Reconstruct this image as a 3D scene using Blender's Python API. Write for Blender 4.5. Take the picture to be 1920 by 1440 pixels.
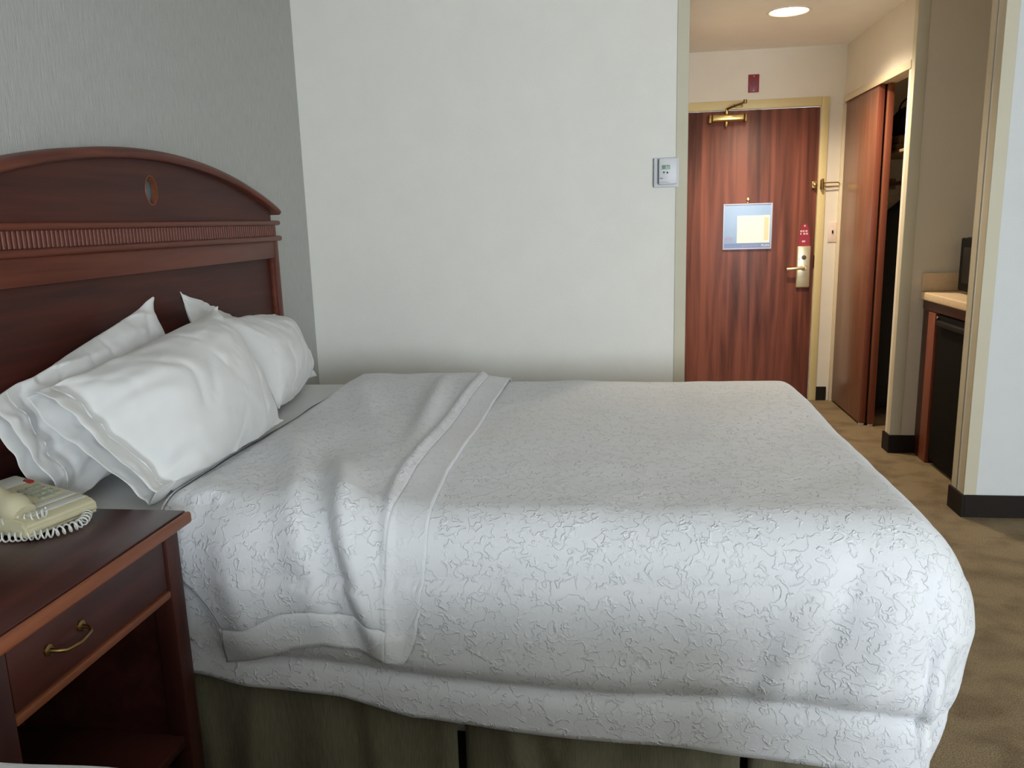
import bpy, bmesh, math, random
from mathutils import Vector, Matrix, noise
random.seed(7)
for o in list(bpy.data.objects): bpy.data.objects.remove(o, do_unlink=True)
SC = bpy.context.scene
COL = SC.collection
PI = math.pi

# ------------------------------------------------------------------ camera
camd = bpy.data.cameras.new('camera'); cam = bpy.data.objects.new('camera', camd); COL.objects.link(cam)
camd.sensor_fit = 'HORIZONTAL'; camd.sensor_width = 36.0; camd.lens = 36.0 * 1500 / 1920; camd.clip_start = 0.02
F = 1500.0
_y = Vector((205, -312, F)).normalized(); _d = Vector((213, 7530, F)); _d = (_d - _y * _d.dot(_y)).normalized()
_z = -_d; _x = _y.cross(_z)
if _x[0] < 0: _x = -_x
Rm = Matrix((_x, _y, _z))                                  # image axes (right, down, forward) -> world
c0 = Rm @ Vector((1, 0, 0)); c1 = Rm @ Vector((0, -1, 0)); c2 = Rm @ Vector((0, 0, -1))
cam.matrix_world = Matrix(((c0[0], c1[0], c2[0], 0), (c0[1], c1[1], c2[1], 0), (c0[2], c1[2], c2[2], 1.33), (0, 0, 0, 1)))
SC.camera = cam

# ------------------------------------------------------------------ daylight, exposure
W = bpy.data.worlds.new('overcast_sky'); SC.world = W; W.use_nodes = True
bgn = W.node_tree.nodes['Background']; bgn.inputs[0].default_value = (0.80, 0.90, 1.0, 1); bgn.inputs[1].default_value = 25.0
WX0, WX1, WZ0, WZ1, WY = 0.9, 3.2, 0.6, 2.05, -2.9             # the window in the wall behind the camera
ld = bpy.data.lights.new('window_portal', 'AREA'); ld.shape = 'RECTANGLE'; ld.size = WX1 - WX0; ld.size_y = WZ1 - WZ0
ld.cycles.is_portal = True
lo = bpy.data.objects.new('window_portal', ld); COL.objects.link(lo)
lo.location = ((WX0 + WX1) / 2, WY - 0.1, (WZ0 + WZ1) / 2); lo.rotation_euler = (PI / 2, 0, 0)
HALL_W = 130.0
SC.view_settings.view_transform = 'Standard'; SC.view_settings.look = 'None'
SC.view_settings.exposure = 0.0; SC.view_settings.gamma = 1.0; SC.view_settings.use_curve_mapping = False

# ------------------------------------------------------------------ materials
def lin(c):
    return tuple(((v / 255) / 12.92 if v <= 10 else ((v / 255 + 0.055) / 1.055) ** 2.4) for v in c) + (1,)
MATS = {}
def mat(name, rgb, rough=0.6, metal=0.0, spec=0.5, var=0.0, vscale=8.0, bump=0.0, bscale=60.0, stretch=(1, 1, 1), emit=0, ecol=None, sheen=0.0, coat=0.0, uv=False):
    m = bpy.data.materials.new(name); m.use_nodes = True; MATS[name] = m
    nt = m.node_tree; N = nt.nodes; L = nt.links; b = N['Principled BSDF']
    b.inputs['Roughness'].default_value = rough; b.inputs['Metallic'].default_value = metal
    b.inputs['Specular IOR Level'].default_value = spec; b.inputs['Sheen Weight'].default_value = sheen
    b.inputs['Coat Weight'].default_value = coat; b.inputs['Coat Roughness'].default_value = 0.25
    tc = N.new('ShaderNodeTexCoord'); mp = N.new('ShaderNodeMapping'); mp.inputs['Scale'].default_value = stretch
    L.new(tc.outputs['UV' if uv else 'Object'], mp.inputs[0])
    base = lin(rgb)
    nz = N.new('ShaderNodeTexNoise'); nz.inputs['Scale'].default_value = vscale; nz.inputs['Detail'].default_value = 4
    L.new(mp.outputs[0], nz.inputs['Vector'])
    r = N.new('ShaderNodeValToRGB'); v = max(var, 0.015)
    r.color_ramp.elements[0].position = 0.3; r.color_ramp.elements[1].position = 0.7
    r.color_ramp.elements[0].color = tuple(c * (1 - v) for c in base[:3]) + (1,)
    r.color_ramp.elements[1].color = tuple(min(1, c * (1 + v)) for c in base[:3]) + (1,)
    L.new(nz.outputs[0], r.inputs[0]); L.new(r.outputs[0], b.inputs['Base Color'])
    if bump:
        n2 = N.new('ShaderNodeTexNoise'); n2.inputs['Scale'].default_value = bscale; n2.inputs['Detail'].default_value = 3
        L.new(mp.outputs[0], n2.inputs['Vector'])
        bp = N.new('ShaderNodeBump'); bp.inputs['Strength'].default_value = bump; bp.inputs['Distance'].default_value = 0.003
        L.new(n2.outputs[0], bp.inputs['Height']); L.new(bp.outputs[0], b.inputs['Normal'])
    if emit:
        b.inputs['Emission Color'].default_value = ecol or base; b.inputs['Emission Strength'].default_value = emit
    return m
def wood(name, dark, light, axis, rough=0.38, scale=26.0, coat=0.25, grain=9.0):
    m = bpy.data.materials.new(name); m.use_nodes = True; MATS[name] = m
    nt = m.node_tree; N = nt.nodes; L = nt.links; b = N['Principled BSDF']
    b.inputs['Roughness'].default_value = rough; b.inputs['Specular IOR Level'].default_value = 0.3; b.inputs['Coat Weight'].default_value = coat * .35; b.inputs['Coat Roughness'].default_value = 0.35
    tc = N.new('ShaderNodeTexCoord'); mp = N.new('ShaderNodeMapping')
    s = [1.0, 1.0, 1.0]; s[axis] = 0.055; mp.inputs['Scale'].default_value = s
    L.new(tc.outputs['Object'], mp.inputs[0])
    n1 = N.new('ShaderNodeTexNoise'); n1.inputs['Scale'].default_value = scale; n1.inputs['Detail'].default_value = 6; n1.inputs['Distortion'].default_value = 0.6
    L.new(mp.outputs[0], n1.inputs['Vector'])
    n2 = N.new('ShaderNodeTexNoise'); n2.inputs['Scale'].default_value = grain; n2.inputs['Detail'].default_value = 3; n2.inputs['Distortion'].default_value = 1.2
    L.new(mp.outputs[0], n2.inputs['Vector'])
    mx = N.new('ShaderNodeMath'); mx.operation = 'MULTIPLY_ADD'; mx.inputs[1].default_value = 0.5
    h = N.new('ShaderNodeMath'); h.operation = 'MULTIPLY'; h.inputs[1].default_value = 0.5
    L.new(n2.outputs[0], h.inputs[0]); L.new(n1.outputs[0], mx.inputs[0]); L.new(h.outputs[0], mx.inputs[2])
    r = N.new('ShaderNodeValToRGB'); r.color_ramp.elements[0].position = 0.36; r.color_ramp.elements[1].position = 0.6
    r.color_ramp.elements[0].color = lin(dark); r.color_ramp.elements[1].color = lin(light)
    L.new(mx.outputs[0], r.inputs[0]); L.new(r.outputs[0], b.inputs['Base Color'])
    bp = N.new('ShaderNodeBump'); bp.inputs['Strength'].default_value = 0.08; bp.inputs['Distance'].default_value = 0.001
    L.new(n1.outputs[0], bp.inputs['Height']); L.new(bp.outputs[0], b.inputs['Normal'])
    return m
def matelasse(name, rgb, strength):
    m = bpy.data.materials.new(name); m.use_nodes = True; MATS[name] = m
    nt = m.node_tree; N = nt.nodes; L = nt.links; b = N['Principled BSDF']
    b.inputs['Base Color'].default_value = lin(rgb); b.inputs['Roughness'].default_value = 0.62; b.inputs['Sheen Weight'].default_value = 0.15
    b.inputs['Specular IOR Level'].default_value = 0.35
    tc = N.new('ShaderNodeTexCoord')
    wn = N.new('ShaderNodeTexNoise'); wn.inputs['Scale'].default_value = 45; wn.inputs['Detail'].default_value = 2
    L.new(tc.outputs['UV'], wn.inputs['Vector'])
    sc = N.new('ShaderNodeVectorMath'); sc.operation = 'SCALE'; sc.inputs['Scale'].default_value = 0.035
    L.new(wn.outputs['Color'], sc.inputs[0])
    ad = N.new('ShaderNodeVectorMath'); ad.operation = 'ADD'; L.new(tc.outputs['UV'], ad.inputs[0]); L.new(sc.outputs[0], ad.inputs[1])
    nz = N.new('ShaderNodeTexNoise'); nz.inputs['Scale'].default_value = 40; nz.inputs['Detail'].default_value = 0.6; nz.inputs['Distortion'].default_value = 0.5
    L.new(ad.outputs[0], nz.inputs['Vector'])
    sb = N.new('ShaderNodeMath'); sb.operation = 'SUBTRACT'; sb.inputs[1].default_value = 0.5; L.new(nz.outputs[0], sb.inputs[0])
    ab = N.new('ShaderNodeMath'); ab.operation = 'ABSOLUTE'; L.new(sb.outputs[0], ab.inputs[0])
    mr = N.new('ShaderNodeMapRange'); mr.interpolation_type = 'SMOOTHSTEP'; mr.inputs['From Min'].default_value = 0.0; mr.inputs['From Max'].default_value = 0.06
    mr.inputs['To Min'].default_value = 1.0; mr.inputs['To Max'].default_value = 0.0
    L.new(ab.outputs[0], mr.inputs['Value'])
    n3 = N.new('ShaderNodeTexNoise'); n3.inputs['Scale'].default_value = 70; n3.inputs['Detail'].default_value = 3
    L.new(ad.outputs[0], n3.inputs['Vector'])
    # broken lines: the ridge fades in and out
    n4 = N.new('ShaderNodeTexNoise'); n4.inputs['Scale'].default_value = 34; n4.inputs['Detail'].default_value = 1
    L.new(tc.outputs['UV'], n4.inputs['Vector'])
    m4 = N.new('ShaderNodeMapRange'); m4.inputs['From Min'].default_value = 0.36; m4.inputs['From Max'].default_value = 0.6; L.new(n4.outputs[0], m4.inputs['Value'])
    mu = N.new('ShaderNodeMath'); mu.operation = 'MULTIPLY'; L.new(mr.outputs[0], mu.inputs[0]); L.new(m4.outputs[0], mu.inputs[1])
    sm = N.new('ShaderNodeMath'); sm.operation = 'MULTIPLY_ADD'; sm.inputs[1].default_value = 0.35; L.new(n3.outputs[0], sm.inputs[0]); L.new(mu.outputs[0], sm.inputs[2])
    bp = N.new('ShaderNodeBump'); bp.inputs['Strength'].default_value = strength; bp.inputs['Distance'].default_value = 0.004
    L.new(sm.outputs[0], bp.inputs['Height']); L.new(bp.outputs[0], b.inputs['Normal'])
    return m

WALL = mat('painted_wall', (235, 232, 223), 0.75, bump=0.25, bscale=180, var=0.01)
WALLG = mat('dimmed_white_wall_paint', (214, 216, 214), 0.75, bump=0.25, bscale=180, var=0.01)  # white wall paint darkened; the dimmer light on this wall is in the colour
WALLW = mat('hall_wall_paint', (226, 218, 203), 0.75, bump=0.3, bscale=180)
PAPER = mat('grey_wallpaper', (178, 178, 173), 0.8, var=0.13, vscale=50, stretch=(6, 6, 0.35), bump=0.5, bscale=70)
CEIL = mat('ceiling_paint', (240, 236, 228), 0.85, bump=0.2, bscale=120)
TRIMM = mat('cream_vinyl_trim', (200, 192, 168), 0.5)
FRAMEM = mat('yellow_cream_steel', (214, 196, 142), 0.45)
CASEM = mat('cream_casing_paint', (222, 208, 178), 0.5)
BASEM = mat('dark_vinyl_base', (34, 27, 23), 0.65, spec=0.2)
HB = wood('mahogany_headboard', (54, 24, 19), (82, 38, 30), 1, 0.5, scale=30, coat=0.15)
HBL = wood('mahogany_moulding', (84, 40, 28), (112, 58, 41), 1, 0.42, scale=30, coat=0.2)
HBV = wood('mahogany_post', (84, 40, 28), (112, 58, 41), 2, 0.42, scale=30, coat=0.2)
NSW = wood('mahogany_nightstand', (56, 27, 23), (80, 42, 35), 1, 0.33, scale=22, coat=0.3)
NSE = wood('mahogany_edge', (112, 62, 38), (138, 80, 52), 1, 0.35, scale=22, coat=0.3)  # lighter mahogany; on nightstand edges and rail the light is painted in
NSV = wood('mahogany_leg', (52, 25, 20), (74, 38, 31), 2, 0.35, scale=22, coat=0.3)
DOORW = wood('entry_door_veneer', (78, 44, 37), (138, 82, 66), 2, 0.42, scale=20, coat=0.15, grain=11)
CLOSW = wood('closet_door_veneer', (110, 70, 52), (136, 90, 70), 2, 0.3, scale=30, coat=0.4)
CLOSE_ = wood('closet_door_edge', (116, 62, 46), (138, 78, 58), 2, 0.4, scale=30)
BRASS = mat('brass', (196, 170, 110), 0.3, 1.0)
BRASSD = mat('antique_brass', (140, 112, 70), 0.38, 1.0)
LOCKM = mat('satin_brass_plate', (226, 214, 178), 0.32, 0.75)
CHROME = mat('chrome', (200, 200, 200), 0.2, 1.0)
SHEET = mat('white_cotton_sheet', (224, 224, 222), 0.75, sheen=0.2, bump=0.15, bscale=40)
CASE = mat('white_pillowcase', (214, 213, 210), 0.75, sheen=0.2, bump=0.35, bscale=9)
COVER = matelasse('white_matelasse_coverlet', (220, 221, 223), 0.62)
HEMM = matelasse('white_hem_cloth', (220, 221, 223), 0.35)
SKIRT = mat('olive_bed_skirt', (122, 117, 94), 0.85, var=0.22, vscale=90, stretch=(6, 6, 0.25), bump=0.4, bscale=90)
BOXM = mat('box_spring_ticking', (190, 188, 180), 0.8)
PHONE = mat('beige_phone_plastic', (190, 182, 150), 0.45)
PHONEK = mat('phone_keys', (150, 156, 140), 0.5)
PHONEW = mat('phone_label_card', (205, 204, 196), 0.6)
DARK = mat('dark_plastic', (18, 17, 16), 0.5, spec=0.25)
RED = mat('red_lamp_lens', (150, 44, 34), 0.4)
WHITEP = mat('white_plastic', (218, 219, 222), 0.4)
SHADOWP = mat('grey_plastic_and_shade', (96, 96, 96), 0.6)  # grey plastic parts, and the shade painted left of the thermostat
LCD = mat('green_lcd', (158, 184, 160), 0.3)
INK = mat('dark_ink', (60, 80, 62), 0.6)
STROBE = mat('maroon_plate', (134, 38, 46), 0.45)
STROBED = mat('maroon_grille', (92, 26, 32), 0.5)
HANG = mat('maroon_card', (150, 40, 62), 0.55)
PINK = mat('pale_print', (226, 190, 190), 0.6)
SIGNB = mat('blue_sign', (160, 192, 232), 0.4, var=0.06, vscale=3)  # blue lightened; the hall lamp's glare is put into the colour
SIGNF = mat('sign_border', (190, 196, 222), 0.35)
SIGNB2 = mat('dark_blue_band', (118, 140, 188), 0.4)
PAPERW = mat('white_paper', (244, 244, 240), 0.6)
PAPERY = mat('yellow_list_print', (240, 222, 186), 0.6)
LOGO = mat('mauve_print', (176, 164, 204), 0.6)
SWITCH = mat('ivory_switch', (226, 208, 194), 0.4)
COUNTER = mat('cream_laminate', (222, 196, 160), 0.35, var=0.05, vscale=40)
FRIDGE = mat('black_fridge', (13, 12, 10), 0.7, spec=0.12, bump=0.2, bscale=300)
MICRO = mat('black_microwave', (12, 11, 10), 0.65, spec=0.1)
BLACKC = mat('black_cloth', (26, 26, 30), 0.9)
TANC = mat('tan_blanket', (120, 96, 66), 0.9, var=0.2, vscale=30, bump=0.5, bscale=60)
WIREM = mat('closet_rail_paint', (150, 128, 94), 0.5)
LENS = mat('lamp_lens', (255, 244, 228), 0.4, emit=14.0, ecol=(1.0, 0.86, 0.68, 1))
LRING = mat('lamp_ring', (232, 222, 206), 0.4)
GLASS = bpy.data.materials.new('window_glass'); GLASS.use_nodes = True
_n = GLASS.node_tree.nodes; _l = GLASS.node_tree.links; _t = _n.new('ShaderNodeBsdfTransparent'); _g = _n.new('ShaderNodeBsdfGlossy'); _g.inputs['Roughness'].default_value = 0.02
_m = _n.new('ShaderNodeMixShader'); _m.inputs[0].default_value = 0.06; _l.new(_t.outputs[0], _m.inputs[1]); _l.new(_g.outputs[0], _m.inputs[2]); _l.new(_m.outputs[0], _n['Material Output'].inputs[0])

def carpet():
    m = bpy.data.materials.new('brown_carpet'); m.use_nodes = True
    nt = m.node_tree; N = nt.nodes; L = nt.links; b = N['Principled BSDF']; b.inputs['Roughness'].default_value = 0.95
    b.inputs['Specular IOR Level'].default_value = 0.1
    tc = N.new('ShaderNodeTexCoord')
    mp = N.new('ShaderNodeMapping'); mp.inputs['Scale'].default_value = (1.0, 1.2, 1); mp.inputs['Rotation'].default_value = (0, 0, 0.3)
    L.new(tc.outputs['Object'], mp.inputs[0])
    n1 = N.new('ShaderNodeTexNoise'); n1.inputs['Scale'].default_value = 6.5; n1.inputs['Detail'].default_value = 4; n1.inputs['Distortion'].default_value = 0.2
    L.new(mp.outputs[0], n1.inputs['Vector'])
    r = N.new('ShaderNodeValToRGB'); e = r.color_ramp.elements
    e[0].position = 0.34; e[0].color = lin((126, 109, 85)); e[1].position = 0.55; e[1].color = lin((148, 130, 102))
    L.new(n1.outputs[0], r.inputs[0])
    n2 = N.new('ShaderNodeTexNoise'); n2.inputs['Scale'].default_value = 260; n2.inputs['Detail'].default_value = 2; L.new(tc.outputs['Object'], n2.inputs['Vector'])
    r2 = N.new('ShaderNodeValToRGB'); r2.color_ramp.elements[0].position = 0.3; r2.color_ramp.elements[1].position = 0.7
    r2.color_ramp.elements[0].color = (0.55, 0.55, 0.55, 1); r2.color_ramp.elements[1].color = (1.25, 1.25, 1.25, 1); L.new(n2.outputs[0], r2.inputs[0])
    mx = N.new('ShaderNodeMix'); mx.data_type = 'RGBA'; mx.blend_type = 'MULTIPLY'; mx.inputs['Factor'].default_value = 1.0
    L.new(r.outputs[0], mx.inputs['A']); L.new(r2.outputs[0], mx.inputs['B']); L.new(mx.outputs['Result'], b.inputs['Base Color'])
    bp = N.new('ShaderNodeBump'); bp.inputs['Strength'].default_value = 0.7; bp.inputs['Distance'].default_value = 0.006
    L.new(n2.outputs[0], bp.inputs['Height']); L.new(bp.outputs[0], b.inputs['Normal'])
    return m
CARPET = carpet()

# ------------------------------------------------------------------ mesh helpers (world coordinates in, parts made local to their root)
def bm_new(): return bmesh.new()
def box(bm, a, b, bev=0.0, seg=2):
    x0, x1 = sorted((a[0], b[0])); y0, y1 = sorted((a[1], b[1])); z0, z1 = sorted((a[2], b[2]))
    r = bmesh.ops.create_cube(bm, size=1.0)
    for v in r['verts']:
        v.co = Vector((x0 + (v.co.x + .5) * (x1 - x0), y0 + (v.co.y + .5) * (y1 - y0), z0 + (v.co.z + .5) * (z1 - z0)))
    if bev > 0:
        es = list({e for v in r['verts'] for e in v.link_edges})
        bmesh.ops.bevel(bm, geom=es, offset=min(bev, .49 * min(x1 - x0, y1 - y0, z1 - z0)), segments=seg, profile=0.5, affect='EDGES')
    return bm
def tube(bm, pts, r, n=8, caps=True, closed=False):
    pts = [Vector(p) for p in pts]; rings = []; m = len(pts)
    rr = r if isinstance(r, (list, tuple)) else [r] * m
    up = None
    for i, p in enumerate(pts):
        t = (pts[min(i + 1, m - 1)] - pts[max(i - 1, 0)]).normalized()
        if up is None:
            up = Vector((0, 0, 1)) if abs(t.z) < .9 else Vector((1, 0, 0))
        a = (up - t * up.dot(t)).normalized(); bb = t.cross(a); up = a
        rings.append([bm.verts.new(p + (a * math.cos(2 * PI * k / n) + bb * math.sin(2 * PI * k / n)) * rr[i]) for k in range(n)])
    for i in range(m - 1):
        for k in range(n):
            bm.faces.new((rings[i][k], rings[i][(k + 1) % n], rings[i + 1][(k + 1) % n], rings[i + 1][k]))
    if caps: bm.faces.new(rings[0][::-1]); bm.faces.new(rings[-1])
    return bm
def lathe(bm, c, axis, prof, n=24, cap=True):
    """prof: (distance along axis, radius)"""
    ax = Vector(axis).normalized(); u = ax.orthogonal().normalized(); w = ax.cross(u); c = Vector(c); rings = []
    for d, r in prof:
        rings.append([bm.verts.new(c + ax * d + (u * math.cos(2 * PI * k / n) + w * math.sin(2 * PI * k / n)) * max(r, 1e-4)) for k in range(n)])
    for i in range(len(rings) - 1):
        for k in range(n):
            bm.faces.new((rings[i][k], rings[i][(k + 1) % n], rings[i + 1][(k + 1) % n], rings[i + 1][k]))
    if cap: bm.faces.new(rings[0][::-1]); bm.faces.new(rings[-1])
    return bm
def prism(bm, poly, axis, a, b):
    """poly: 2D points in the two other axes (in order), extruded along axis index from a to b"""
    def P(p, t):
        v = [p[0], p[1]]; v.insert(axis, t); return Vector(v)
    A = [bm.verts.new(P(p, a)) for p in poly]; B = [bm.verts.new(P(p, b)) for p in poly]; n = len(poly)
    bm.faces.new(A[::-1]); bm.faces.new(B)
    for i in range(n): bm.faces.new((A[i], A[(i + 1) % n], B[(i + 1) % n], B[i]))
    return bm
def mk(name, bm, m, parent=None, smooth=True, angle=40):
    me = bpy.data.meshes.new(name); bmesh.ops.recalc_face_normals(bm, faces=bm.faces[:])
    if parent is not None:
        off = parent['_o'] if '_o' in parent else (0, 0, 0)
        bmesh.ops.translate(bm, verts=bm.verts[:], vec=-Vector(off))
    bm.to_mesh(me); bm.free()
    return link(name, me, m, parent, smooth, angle)
def link(name, me, m, parent=None, smooth=True, angle=40):
    me.materials.clear(); me.materials.append(m)
    o = bpy.data.objects.new(name, me); COL.objects.link(o)
    if parent is not None:
        o.parent = parent; o['_o'] = parent['_o'] if '_o' in parent else (0.0, 0.0, 0.0)
    else: o['_o'] = (0.0, 0.0, 0.0)
    if smooth:
        me.polygons.foreach_set('use_smooth', [True] * len(me.polygons))
        try: me.set_sharp_from_angle(angle=math.radians(angle))
        except Exception: pass
    return o
def part(name, root, m, fn, smooth=True, angle=40):
    bm = bm_new(); fn(bm); return mk(name, bm, m, root, smooth, angle)
def tag(o, label, cat, group=None, kind=None):
    o['label'] = label; o['category'] = cat
    if group: o['group'] = group
    if kind: o['kind'] = kind
    return o
def thing(name, loc, label, cat, group=None, kind=None):
    o = bpy.data.objects.new(name, None); COL.objects.link(o); o.location = loc; o['_o'] = tuple(loc); o.empty_display_size = 0.05
    return tag(o, label, cat, group, kind)
def struct(name, m, fn, label, cat='wall', smooth=False):
    bm = bm_new(); fn(bm); o = mk(name, bm, m, None, smooth); return tag(o, label, cat, kind='structure')
def grid_mesh(name, nu, nv, fn, m, parent=None, thick=0.0, uvf=None, closed_v=False, sub=0):
    """fn(i, j) -> world point; uvf(i, j) -> uv in metres"""
    off = Vector(parent['_o']) if parent is not None else Vector((0, 0, 0))
    vs = [Vector(fn(i, j)) - off for i in range(nu) for j in range(nv)]
    fs = []
    for i in range(nu - 1):
        for j in range(nv if closed_v else nv - 1):
            k = (j + 1) % nv
            fs.append((i * nv + j, i * nv + k, (i + 1) * nv + k, (i + 1) * nv + j))
    me = bpy.data.meshes.new(name); me.from_pydata([tuple(v) for v in vs], [], fs); me.update()
    if uvf:
        ul = me.uv_layers.new(name='UVMap'); U = [uvf(i, j) for i in range(nu) for j in range(nv)]
        for lp in me.loops: ul.data[lp.index].uv = U[lp.vertex_index]
    o = link(name, me, m, parent, True, 180)
    if thick:
        md = o.modifiers.new('thickness', 'SOLIDIFY'); md.thickness = thick; md.offset = 0.0
    if sub:
        md = o.modifiers.new('smooth', 'SUBSURF'); md.levels = sub; md.render_levels = sub
    return o
def sst(a, b, x):
    if a == b: return 0.0 if x < a else 1.0
    t = max(0.0, min(1.0, (x - a) / (b - a))); return t * t * (3 - 2 * t)
def N3(x, y, z=0.0): return noise.noise(Vector((x, y, z)))
def lerp(a, b, t): return a + (b - a) * t
def interp(tab, x):
    if x <= tab[0][0]: return tab[0][1]
    for (a, p), (b, q) in zip(tab, tab[1:]):
        if x <= b: return lerp(p, q, (x - a) / (b - a))
    return tab[-1][1]

# ------------------------------------------------------------------ the room shell
XH, YW, XO = -1.47, 3.69, 0.284        # headboard wall, white wall, left edge of the hall opening
YE, CZ = 5.874, 2.41                    # entry wall, ceiling
XR, YN = 1.484, 3.562                   # hall right wall line, near face of the partition by the niche
XM = 3.7
def round_hole(b, cx, cy, h, r, z):
    n = 40; C_, Q_ = [], []
    for k in range(n):
        c, s_ = math.cos(2 * PI * k / n), math.sin(2 * PI * k / n); q = h / max(abs(c), abs(s_))
        C_.append(b.verts.new((cx + r * c, cy + r * s_, z))); Q_.append(b.verts.new((cx + q * c, cy + q * s_, z)))
    for k in range(n): b.faces.new((C_[k], C_[(k + 1) % n], Q_[(k + 1) % n], Q_[k]))
struct('floor', CARPET, lambda b: box(b, (XH - .1, WY - .15, -.06), (XM + .1, YE + .1, 0)), 'brown patterned carpet running from the bed to the entry door', 'floor')
struct('ceiling', CEIL, lambda b: [box(b, (XH - .1, WY - .15, CZ + .09), (XM + .1, YE + .1, CZ + .15)),
        box(b, (XH - .1, WY - .15, CZ), (.80, YE + .1, CZ + .09)), box(b, (1.02, WY - .15, CZ), (XM + .1, YE + .1, CZ + .09)),
        box(b, (.80, WY - .15, CZ), (1.02, 4.75, CZ + .09)), box(b, (.80, 4.97, CZ), (1.02, YE + .1, CZ + .09)), round_hole(b, .91, 4.86, .11, .103, CZ)], 'off-white ceiling over the entry hall', 'ceiling')
struct('wall_left', PAPER, lambda b: box(b, (XH - .1, WY, 0), (XH, YW + .1, CZ)), 'grey finely ribbed wallpaper behind the headboard')
struct('wall_back', WALL, lambda b: box(b, (XH, YW, 0), (XO, YW + .12, CZ)), 'plain white painted wall beyond the bed')
struct('wall_hall_left', WALLW, lambda b: box(b, (XO - .12, YW + .12, 0), (XO, YE, CZ)), 'hall side wall hidden behind the white wall corner')
DX0, DX1, DZ = 0.42, 1.333, 2.026
struct('wall_entry', WALLW, lambda b: [box(b, (XO - .12, YE, 0), (DX0 - .052, YE + .1, CZ)), box(b, (DX1 + .052, YE, 0), (2.35, YE + .1, CZ)),
                                       box(b, (DX0 - .052, YE, DZ + .06), (DX1 + .052, YE + .1, CZ))], 'cream wall around the entry door')
struct('wall_closet_head', WALLW, lambda b: box(b, (XR, 4.64, 2.085), (XR + .10, YE, CZ)), 'cream wall above the closet opening')
struct('wall_closet_back', WALLW, lambda b: box(b, (2.25, YN, 0), (2.35, YE, CZ)), 'back wall of the closet and the kitchenette niche')
struct('wall_partition', WALLW, lambda b: box(b, (XR, 4.552, 0), (2.25, 4.64, CZ)), 'narrow cream wall between the closet and the kitchenette niche')
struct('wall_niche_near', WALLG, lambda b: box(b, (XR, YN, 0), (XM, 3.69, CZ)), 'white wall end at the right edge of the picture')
struct('wall_right', WALL, lambda b: box(b, (XM, WY, 0), (XM + .1, YN, CZ)), 'white side wall of the bedroom, opposite the headboard wall')
struct('wall_front', WALL, lambda b: [box(b, (XH, WY - .12, 0), (WX0, WY, CZ)), box(b, (WX1, WY - .12, 0), (XM, WY, CZ)),
                                      box(b, (WX0, WY - .12, 0), (WX1, WY, WZ0)), box(b, (WX0, WY - .12, WZ1), (WX1, WY, CZ))], 'white window wall behind the camera')
w1 = thing('window_1', (WX0, WY, WZ0), 'large bedroom window behind the camera', 'window', kind='structure')
for i, (a, b_) in enumerate([((WX0, WZ0), (WX0 + .05, WZ1)), ((WX1 - .05, WZ0), (WX1, WZ1)), ((WX0 + .05, WZ0), (WX1 - .05, WZ0 + .05)), ((WX0 + .05, WZ1 - .05), (WX1 - .05, WZ1)), ((2.025, WZ0 + .05), (2.075, WZ1 - .05))]):
    part('window_frame', w1, WHITEP, lambda b: box(b, (a[0], WY - .09, a[1]), (b_[0], WY - .04, b_[1]), .004))
for x0, x1 in ((WX0 + .05, 2.025), (2.075, WX1 - .05)):
    part('pane', w1, GLASS, lambda b: box(b, (x0, WY - .068, WZ0 + .05), (x1, WY - .062, WZ1 - .05)))

def base(name, a, b, label):
    struct(name, BASEM, lambda m: box(m, (a[0], a[1], 0), (b[0], b[1], .1), .003), label, 'baseboard')
T = .012
base('baseboard_back', (XH, YW - T), (XO + T, YW), 'dark baseboard of the white wall behind the bed')
base('baseboard_left', (XH, WY), (XH + T, YW - T), 'dark baseboard under the grey wallpaper')
base('baseboard_entry', (DX1 + .053, YE - T), (XR - .03, YE), 'short dark baseboard beside the entry door frame')
struct('baseboard_partition', BASEM, lambda m: [box(m, (XR - T, 4.54, 0), (XR, 4.652, .1), .002), box(m, (XR, 4.54, 0), (1.61, 4.552, .1), .002)], 'dark baseboard wrapping the end of the narrow cream wall', 'baseboard')
struct('baseboard_niche', BASEM, lambda m: [box(m, (XR - T, YN - T, 0), (XR, 3.702, .1), .002), box(m, (XR, YN - T, 0), (XM, YN, .1), .002)], 'dark baseboard wrapping the white wall end at right', 'baseboard')

# corner guards: L-shaped cream strips on the outside corners
def guard(name, parts_, label):
    struct(name, TRIMM, lambda m: [box(m, a, b, .0015, 1) for a, b in parts_], label, 'trim', True)
g = .0035
guard('trim_1', [((XO - .047, YW - g, .1), (XO + g, YW, CZ)), ((XO, YW, .1), (XO + g, YW + .047, CZ))], 'cream corner guard on the white wall beside the entry hall')
guard('trim_2', [((XR - g, YN - g, .1), (XR + .048, YN, CZ)), ((XR - g, YN, .1), (XR, YN + .052, CZ))], 'cream corner guard on the bedroom side of the right wall end')
guard('trim_3', [((XR - g, 3.69 - .052, .1), (XR, 3.69, CZ)), ((XR - g, 3.69, .1), (XR + .048, 3.69 + g, CZ))], 'cream corner guard on the niche side of the right wall end')
guard('trim_4', [((XR - g, 4.552 - g, .1), (XR + .055, 4.552, CZ)), ((XR - g, 4.552, .1), (XR, 4.60, CZ))], 'cream corner guard on the narrow wall beside the closet')

# closet head casing and jamb
struct('trim_5', CASEM, lambda m: [box(m, (XR - .008, 4.60, 2.042), (XR + .0, YE - .02, 2.085), .003), box(m, (XR + .0, 4.64, 2.05), (XR + .10, YE - .02, 2.085), .002)], 'cream casing across the top of the closet opening', 'trim', True)
struct('trim_6', CASEM, lambda m: box(m, (XR - .012, YE - .03, 0), (XR + .1, YE - .001, 2.032), .003), 'thin cream jamb at the corner beside the closet door', 'trim', True)

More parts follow.
